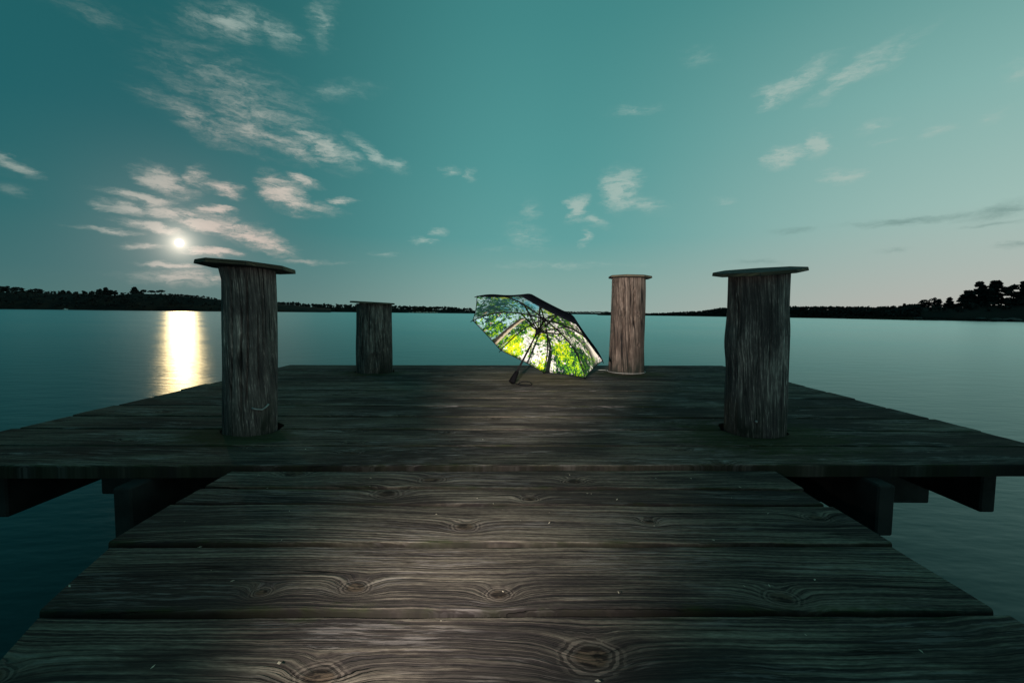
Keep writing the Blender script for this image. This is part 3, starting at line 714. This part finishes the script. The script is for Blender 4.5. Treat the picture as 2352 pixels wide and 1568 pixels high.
def post(key, label, material, lean=(0, 0), shape=None, grooves=(), knots=(), cuts=()):
    px, py, r, h = POSTS[key]
    e = empty('mooring_post', (px, py, DECK)); tag(e, label, 'post', 'posts standing on the pier')
    seg, rows_ = 220, 110; z0 = -1.9; V, U = [], []
    sd = {'FL': 1.3, 'FR': 4.7, 'RL': 8.1, 'RR': 12.9}[key]
    zs = [z0, -.9, -.3] + [(-.1 + (h + .1) * k / rows_) for k in range(rows_ + 1)]
    for z in zs:
        for k in range(seg + 1):
            a = 2 * math.pi * k / seg
            d = Vector((math.cos(a), math.sin(a), 0))
            n1 = mnoise.fractal(Vector((d.x * 1.1, d.y * 1.1, z * 1.1 + sd)), .9, 2, 3) * .07
            n2 = mnoise.fractal(Vector((d.x * 7, d.y * 7, z * 1.3 + sd)), .8, 2, 3) * .022
            n3 = mnoise.fractal(Vector((d.x * 16, d.y * 16, z * 3 + sd)), .8, 2, 2) * .010
            rr = r * (1 + n1 + n2 + n3)
            if shape: rr *= shape(a, z / h)
            ad = math.degrees(a) % 360
            for (ga, gw, gd, g0, g1) in grooves:
                w_ = ga + 5 * mnoise.noise(Vector((z * 2.5, ga, 0))); dd = abs((ad - w_ + 180) % 360 - 180)
                if g0 < z < g1 and dd < gw:
                    rr -= gd * (1 - dd / gw) * min(1, (z - g0) / .06, (g1 - z) / .06)
            for (ka, kz, kr, kd) in knots:
                dd = math.hypot(math.radians((ad - ka + 180) % 360 - 180) * r, (z - kz) * .8)
                if dd < kr: rr -= kd * (1 - dd / kr)
                elif dd < kr * 2: rr += kd * .35 * (1 - (dd - kr) / kr)
            zz = min(z, h)
            V.append((d.x * rr + lean[0] * zz, d.y * rr + lean[1] * zz, zz)); U.append((a * r, z))
    n = seg + 1
    F = [(i * n + k, i * n + k + 1, (i + 1) * n + k + 1, (i + 1) * n + k) for i in range(len(zs) - 1) for k in range(seg)]
    F.append(tuple((len(zs) - 1) * n + k for k in range(seg)))
    me = bpy.data.meshes.new('trunk'); me.from_pydata(V, [], F); me.update()
    uv = me.uv_layers.new(name='UVMap'); vi = np.empty(len(me.loops), dtype=np.int32); me.loops.foreach_get('vertex_index', vi)
    uv.data.foreach_set('uv', np.array(U, dtype=np.float32)[vi].ravel())
    me.polygons.foreach_set('use_smooth', [True] * len(me.polygons))
    o = link('trunk', me, material, e)
    return e
def cap(e, h, wx, wy, thick, rot, off=(0, 0), turn=0.0, sag=(), name='cap'):
    """Eight-sided board with cut edges; wx, wy half sizes; rot = tilt (x, y)."""
    bm = bmesh.new(); ring = []
    oct_ = [(-.42, -1), (.42, -1), (1, -.42), (1, .42), (.42, 1), (-.42, 1), (-1, .42), (-1, -.42)]
    rnd = random.Random(int(h * 1000)); top, bot = [], []
    oct_ = [(x * (1 + rnd.uniform(-.05, .05)), y * (1 + rnd.uniform(-.05, .05))) for x, y in oct_]
    for (x, y) in oct_:
        bot.append(bm.verts.new((x * wx, y * wy, 0))); top.append(bm.verts.new((x * wx * .985, y * wy * .985, thick)))
    fb = bm.faces.new(bot[::-1]); ft = bm.faces.new(top); sides = []
    for i in range(8): sides.append(bm.faces.new((bot[i], bot[(i + 1) % 8], top[(i + 1) % 8], top[i])))
    for f in sides: f.material_index = 1
    bmesh.ops.bevel(bm, geom=[ed for ed in bm.edges], offset=.0022, segments=1, affect='EDGES')
    uvl = bm.loops.layers.uv.new('UVMap')
    for f in bm.faces:
        for l in f.loops: l[uvl].uv = (l.vert.co.y + l.vert.co.z * 2, l.vert.co.x * .6 + .4)
    o = bm_obj(name, bm, [CAPM, EDGEM], e); o.location = (off[0], off[1], h); o.rotation_euler = (rot[0], rot[1], turn)
    return o

# front left: leans a little left, top flares under the board, steel staple low on its right
fl = post('FL', 'front left grey post with a wide eight-sided board and steel staple', PM_FL, lean=(.020, 0),
     shape=lambda a, t: 1 + (.10 * max(0, (t - .93) / .07) if math.cos(a) < -.2 else 0) + .012 * math.sin(5 * t),
     grooves=((262, 2.4, .022, .15, .72), (283, 2, .018, .05, .60), (297, 2.6, .026, .12, .72), (318, 2.2, .018, .2, .55), (330, 2, .015, .3, .7)), knots=((296, .42, .022, .006), (262, .55, .014, .005), (285, .2, .02, .005)))
cap(fl, .738, .190, .190, .019, (R_(-1.5), R_(3.4)), off=(-.006, .01), turn=R_(6))
V, F = tube([(q * math.cos(R_(a)), q * math.sin(R_(a)), z) for a, q, z in ((305, .104, .122), (306, .121, .118), (314, .124, .112), (324, .125, .108), (332, .124, .118), (338, .121, .126), (339, .104, .128))], .0045, 6)
pyd('staple', V, F, STEEL, fl, True)
fr = post('FR', 'front right dark post, thickest, under a tilted board rising to the right', PM_FR, lean=(-.006, 0),
     shape=lambda a, t: 1 + .035 * math.exp(-((t - .60) / .14) ** 2) * (1 if abs(math.cos(a)) > .3 else .4) + (.05 * math.exp(-((t - .55) / .1) ** 2) if math.cos(a) < -.5 else 0),
     grooves=((300, 3, .007, .05, .7), (315, 3, .008, .02, .5), (330, 4, .008, .1, .6), (265, 2.5, .004, .1, .5)), knots=((310, .5, .03, .005),))
cap(fr, .748, .192, .185, .017, (R_(6.5), R_(-5.0)), off=(-.014, -.005), turn=R_(-4))
V, F = tube([(q * math.cos(R_(246)), q * math.sin(R_(246)), .072) for q in (.120, .137)], .006, 10); pyd('bolt_head', V, F, STEEL, fr, True)
rl = post('RL', 'rear left short silver-grey post with a thin loose board on top', PM_RL, lean=(.0, 0),
     shape=lambda a, t: 1 + .03 * math.sin(4 * t + 1), grooves=((250, 2.4, .022, .1, .6), (270, 2.4, .022, .2, .6), (236, 2.4, .02, .1, .6), (288, 2.4, .02, .1, .5)), knots=((305, .45, .035, .008), (285, .12, .05, .012)))
cap(rl, .622, .192, .19, .015, (R_(1.0), R_(2.6)), off=(-.012, 0), turn=R_(3))
bm_obj('shim', box(-.13, -.10, -.02, .02, .60, .634, .003), CAPM, rl)
rr_ = post('RR', 'rear right tall brown post with deep cracks and a small round-cornered board', PM_RR, lean=(-.002, 0),
     shape=lambda a, t: 1.03 - .06 * t, grooves=((240, 4, .050, .3, .80), (263, 2.6, .045, .02, .86), (277, 5, .055, .42, .80), (222, 2.6, .03, .05, .8), (245, 2.6, .03, .0, .5)), knots=((241, .56, .026, .034), (292, .55, .018, .02), (296, .27, .016, .016)))
cap(rr_, .888, .190, .185, .018, (R_(-.8), R_(.6)), off=(.012, 0), turn=R_(0))

# pale cord round the foot of the rear right post, its end trailing away behind the umbrella
cx_, cy_ = POSTS['RR'][:2]; pts = []
for k in range(0, 49):
    a = R_(170 + k * 7.4); pts.append((cx_ + .176 * math.cos(a), cy_ + .176 * math.sin(a), DECK + .012 + .0006 * k * 0))
end = [(cx_ - .19, cy_ + .06, DECK + .012), (cx_ - .30, cy_ + .09, DECK + .014), (cx_ - .44, cy_ + .12, DECK + .012), (cx_ - .62, cy_ + .14, DECK + .008)]
V, F = tube(end[::-1] + pts, .0024, 6)
tag(pyd('cord', V, F, simple('pale_cord', (.34, .34, .33), .7, .2, 60), None, True), 'thin pale cord looped round the foot of the rear right post', 'cord')

# ------------------------------------------------------------------ umbrella
UP = Vector((.1759, 3.6768, 1.3916)); UA = Vector((.42330318, .4513635, .78554784)).normalized()
UE1 = Vector((.72941632, -.68407005, 0)).normalized(); UE2 = UE1.cross(UA); UR = .5842; UH = .212
HAND = Vector((-.00026, 3.48900, 1.0647)); HL = (HAND - UP).dot(UA)      # handle end, along the axis (negative)
ROT = 43.5755 + math.pi
def print_material():
    m, B, b = mat('canopy_print'); tc = B.new('ShaderNodeTexCoord')
    u_, v_, w_ = B.sep(tc.outputs['Object'])
    u = B.m('MULTIPLY', u_, 1 / UR); v = B.m('MULTIPLY', v_, 1 / UR)
    P = B.xyz(u, v, 0.0)
    def n(scale, det=3, rough=.6, off=0.0): return B.noise(B.vm('ADD', P, (off, off * .7, off)), scale, det, rough)
    def blob(cx, cy, r, soft=.0):
        return B.rng(B.vm('LENGTH', B.vm('SUBTRACT', P, (cx, cy, 0))), r, r * .25)
    sky = B.mix(B.rng(B.m('ADD', v, B.m('MULTIPLY', u, -.35)), -.35, .35), (.84, .83, .83), (.32, .55, .64))
    sky = B.mix(B.m('MULTIPLY', B.m('MAXIMUM', blob(-.10, .42, .42), blob(-.55, .35, .25)), B.rng(n(5, 3, .6, 2), .35, .6)), sky, (.07, .34, .46))
    sky = B.mix(B.rng(u, .15, .6), sky, (.88, .83, .84))
    # leaves
    big = n(4.6, 3, .6, 7); fine = n(17, 4, .65, 3); tiny = n(46, 2, .6, 5)
    bias = None
    for (cx, cy, r, a) in ((-.73, -.40, .26, .28), (.02, -.70, .34, .42), (-.52, -.12, .22, .34), (-.54, .48, .38, .34), (-.75, .12, .22, .16), (.30, -.80, .36, .42), (.30, .0, .26, .30), (-.30, -.42, .22, .22), (-.15, .72, .3, .3), (-.82, -.28, .2, .25), (.45, -.55, .25, .2), (-.42, -.84, .16, .3)):
        q = B.m('MULTIPLY', blob(cx, cy, r), a); bias = q if bias is None else B.m('ADD', bias, q)
    for (cx, cy, r, a) in ((-.58, -.42, .15, .17), (-.43, -.64, .16, .20), (.05, .35, .22, .25), (.66, -.38, .14, .30), (.45, .1, .2, .1), (-.6, .0, .14, .25)):
        bias = B.m('SUBTRACT', bias, B.m('MULTIPLY', blob(cx, cy, r), a))
    lf = B.m('ADD', B.m('ADD', B.m('MULTIPLY_ADD', big, .9, -.45), B.m('MULTIPLY_ADD', fine, 1.7, -.85)), B.m('ADD', B.m('MULTIPLY', bias, .62), B.m('MULTIPLY_ADD', tiny, 1.0, -.5)))
    leaf = B.rng(lf, -.045, .015)
    yel = None
    for (cx, cy, r, a) in ((-.73, -.40, .26, .5), (.02, -.62, .24, .42), (-.26, .66, .16, .45), (-.3, -.3, .25, .35), (.2, .25, .25, .3), (-.80, .02, .12, .2), (-.42, -.80, .2, .35), (.2, -.85, .2, .2)):
        q = B.m('MULTIPLY', blob(cx, cy, r), a); yel = q if yel is None else B.m('ADD', yel, q)
    tone = B.m('ADD', B.m('ADD', B.m('MULTIPLY_ADD', n(13, 3, .6, 11), 1.2, -.36), B.m('MULTIPLY', B.m('SUBTRACT', tiny, .5), 1.5)), B.m('MULTIPLY', yel, .8))
    lcol = B.ramp(tone, [(.10, (.004, .022, .026)), (.26, (.008, .045, .022)), (.38, (.04, .22, .012)), (.54, (.26, .52, .012)), (.74, (.78, .80, .012))])
    lcol = B.mix(B.m('MULTIPLY', B.m('MAXIMUM', blob(-.48, .52, .55), blob(-.05, .35, .35)), .62), lcol, (.008, .060, .080))
    # trunks: a pale side and a dark side
    bark = n(18, 3, .6, 23)
    def trunk(col, a, b_, r0, r1, light, dark):
        dx, dy = b_[0] - a[0], b_[1] - a[1]; L2 = dx * dx + dy * dy; L = math.sqrt(L2)
        pu = B.m('SUBTRACT', u, a[0]); pv = B.m('SUBTRACT', v, a[1])
        t = B.m('DIVIDE', B.m('ADD', B.m('MULTIPLY', pu, dx), B.m('MULTIPLY', pv, dy)), L2)
        tcl = B.m('MINIMUM', B.m('MAXIMUM', t, 0.0), 1.0)
        sd = B.m('DIVIDE', B.m('SUBTRACT', B.m('MULTIPLY', pv, dx), B.m('MULTIPLY', pu, dy)), L)
        sd = B.m('ADD', sd, B.m('MULTIPLY', B.m('SUBTRACT', B.noise(B.xyz(t, a[0], a[1]), 3.0, 2), .5), r0 * .9))
        wd = B.m('ADD', r0, B.m('MULTIPLY', tcl, r1 - r0))
        k = B.m('MULTIPLY', B.rng(B.m('DIVIDE', B.m('ABSOLUTE', sd), wd), 1.08, .92), B.m('MULTIPLY', B.rng(t, -.02, .0), B.rng(t, 1.02, .96)))
        side = B.rng(B.m('ADD', B.m('DIVIDE', sd, wd), B.m('MULTIPLY', B.m('SUBTRACT', bark, .5), 1.6)), -.45, .15)
        return B.mix(k, col, B.mix(side, light, dark))
    col = trunk(sky, (.82, -.64), (.22, -.14), .075, .030, (.20, .20, .18), (.06, .065, .06))
    col = trunk(col, (-.93, .12), (-.58, .26), .022, .014, (.70, .58, .45), (.40, .30, .22))
    col = trunk(col, (-.75, .40), (-.45, .55), .020, .012, (.62, .50, .40), (.35, .27, .2))
    col = trunk(col, (-.97, -.33), (-.60, -.19), .018, .012, (.42, .38, .3), (.12, .12, .10))
    col = trunk(col, (-.55, -.62), (-.44, -.42), .012, .008, (.30, .30, .2), (.1, .12, .06))
    col = B.mix(leaf, col, lcol)
    twig = B.rng(B.m('ABSOLUTE', B.m('SUBTRACT', n(7, 2, .5, 17), .5)), .010, .004)
    col = B.mix(B.m('MULTIPLY', twig, B.rng(n(6, 1, .5, 19), .45, .55)), col, (.02, .03, .02))
    col = trunk(col, (-.98, -.20), (-.34, .03), .052, .026, (.56, .49, .37), (.035, .035, .03))
    col = trunk(col, (-.36, -.98), (-.21, -.62), .050, .024, (.003, .008, .008), (.006, .012, .010))
    col = trunk(col, (-.21, -.62), (-.14, -.28), .024, .010, (.003, .008, .008), (.006, .012, .010))
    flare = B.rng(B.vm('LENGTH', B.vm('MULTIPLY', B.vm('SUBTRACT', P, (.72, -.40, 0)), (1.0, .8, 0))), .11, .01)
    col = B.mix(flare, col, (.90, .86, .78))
    B.put(b.inputs['Base Color'], col); b.inputs['Roughness'].default_value = .75; b.inputs['Specular IOR Level'].default_value = .2
    wr = B.noise(B.vm('MULTIPLY', P, (5, 9, 1)), 1.0, 2, .5)
    bp = B.new('ShaderNodeBump'); bp.inputs['Strength'].default_value = .25; bp.inputs['Distance'].default_value = .004
    B.put(bp.inputs['Height'], wr); B.put(b.inputs['Normal'], bp.outputs[0])
    return m
PRINT = print_material()
BLACKF = simple('black_fabric', (.005, .006, .009), 1, .2, 40, spec=.0)
BLACKM = simple('black_metal', (.005, .005, .006), .6, .2, 40, spec=.08)
BLACKP = simple('black_plastic', (.003, .003, .004), .8, .2, 40, spec=.05)

um = empty('umbrella', HAND); um.rotation_euler = Matrix((UE1, UE2, -UA)).transposed().to_euler()
tag(um, 'open folding umbrella lying on the pier, black outside, forest print inside', 'umbrella')
ZA = -(UH - HL)           # apex, local z (the local z axis runs from the crown towards the handle)
ZR = HL                   # rim plane, local z = -(0 - HL)
def prof(t): return ZA + UH * (0.03 * t + 0.97 * t ** 3.3)
def rib_pt(k, t, push=0.0):
    a = ROT + k * math.pi / 4; return Vector((UR * t * math.cos(a), UR * t * math.sin(a), prof(t) + push))
NT, NS = 22, 14
for k in range(8):
    V, F, mi = [], [], []
    for lay in (0, 1):
        for i in range(NT + 1):
            t = max(i / NT, .012)
            for j in range(NS + 1):
                s = j / NS; p = rib_pt(k, t).lerp(rib_pt(k + 1, t), s)
                bow = 4 * s * (1 - s)
                p.z += bow * (.016 * t * (1 - t) * 2) + bow * .004 * math.sin(9 * t + k)      # cloth drawn in between the ribs
                rad = Vector((p.x, p.y, 0)); p -= rad * (.018 * bow * t ** 4)               # slightly hollow hem
                p.z += -.0012 if lay else 0.0
                V.append(p)
    n = NS + 1; off = (NT + 1) * n
    for i in range(NT):
        for j in range(NS):
            a, b_, c, d = i * n + j, i * n + j + 1, (i + 1) * n + j + 1, (i + 1) * n + j
            F.append((a, b_, c, d)); mi.append(0); F.append((a + off, d + off, c + off, b_ + off)); mi.append(1)
    for j in range(NS):
        a = NT * n + j; F.append((a, a + 1, a + 1 + off, a + off)); mi.append(1)
    pyd('canopy_panel', V, F, [PRINT, BLACKF], um, True, mi)
    # hem tape along the rim
    hem = [rib_pt(k, 1.0).lerp(rib_pt(k + 1, 1.0), s / 8) * 1.0 for s in range(9)]
    for q, s in zip(hem, range(9)):
        bw = 4 * (s / 8) * (1 - s / 8); q.x *= 1 - .018 * bw; q.y *= 1 - .018 * bw; q.z += bw * .004 * math.sin(9 + k)
    v, f = tube(hem, .0028, 5); pyd('hem', v, f, BLACKF, um, True)
    # rib and stretcher
    v, f = tube([rib_pt(k, t, .006) for t in (.03, .15, .3, .45, .6, .72, .84, .93, 1.0)], [.0056] * 7 + [.004, .003], 6)
    rib = pyd('rib', v, f, BLACKM, um, True)
    run = Vector((0, 0, ZA + .125)); a = ROT + k * math.pi / 4
    v, f = tube([run + Vector((.014 * math.cos(a), .014 * math.sin(a), 0)), rib_pt(k, .36, .008)], .0046, 6)
    pyd('stretcher', v, f, BLACKM, rib, True)
    v, f = tube([rib_pt(k, .985, .004), rib_pt(k, 1.02, .006)], [.004, .0032], 6); pyd('rib_tip', v, f, BLACKP, rib, True)
v, f = tube([(0, 0, ZA - .004), (0, 0, ZA + .28), (0, 0, ZA + .281), (0, 0, -.075)], [.0066, .0066, .0082, .0082], 12); pyd('shaft', v, f, BLACKM, um, True)
v, f = tube([(0, 0, ZA + .10), (0, 0, ZA + .112), (0, 0, ZA + .114), (0, 0, ZA + .135), (0, 0, ZA + .137), (0, 0, ZA + .175)], [.012, .012, .019, .019, .013, .011], 14); pyd('runner', v, f, BLACKP, um, True)
v, f = tube([(0, 0, ZA + .0), (0, 0, ZA + .02)], [.017, .015], 14); pyd('crown_notch', v, f, BLACKP, um, True)
v, f = tube([(0, 0, ZA - .032), (0, 0, ZA - .028), (0, 0, ZA - .002)], [.005, .008, .012], 12); pyd('ferrule', v, f, BLACKP, um, True)
v, f = tube([(0, 0, -.105), (0, 0, -.101), (0, 0, -.075), (0, 0, -.04), (0, 0, -.012), (0, 0, 0.0)], [.010, .015, .019, .023, .026, .023], 18); hd = pyd('handle', v, f, BLACKP, um, True)
# wrist strap lies on the boards right of the handle
inv = (Matrix.Translation(HAND) @ um.rotation_euler.to_matrix().to_4x4()).inverted()
pts = [HAND + Vector((.010, -.005, -.002))]
for k in range(25):
    a = R_(200 + k * 14); pts.append(Vector((HAND.x + .105 + .052 * math.cos(a), HAND.y - .02 + .060 * math.sin(a), DECK + .006 + .010 * max(0, math.sin(a)))))
pts += [Vector((HAND.x + .055, HAND.y - .035, DECK + .007)), HAND + Vector((.012, -.006, -.004))]
v, f = tube([inv @ q for q in pts], .0030, 6); pyd('wrist_strap', v, f, BLACKF, um, True)

# blown bits of dry leaf and bark lying on the boards
rnd = random.Random(77); V, F = [], []
for i in range(90):
    if i < 50: x, y, z = rnd.uniform(-.9, .9), rnd.uniform(.6, 1.55), GZ + .004
    else: x, y, z = rnd.uniform(-1.9, 1.9), rnd.uniform(1.75, 3.8), DECK + .004
    a = rnd.uniform(0, 6.28); l = rnd.uniform(.002, .006); w = l * rnd.uniform(.25, .6); c, s_ = math.cos(a), math.sin(a); j = len(V)
    V += [(x - l * c, y - l * s_, z), (x + w * s_, y - w * c, z + .001), (x + l * c, y + l * s_, z + rnd.uniform(0, .003)), (x - w * s_, y + w * c, z + .0005)]; F.append((j, j + 1, j + 2, j + 3))
tag(pyd('leaf_litter', V, F, simple('dry_bits', (.42, .36, .28), .9, .4, 50)), 'scattered pale crumbs of dry leaf and bark on the boards', 'litter', kind='stuff')
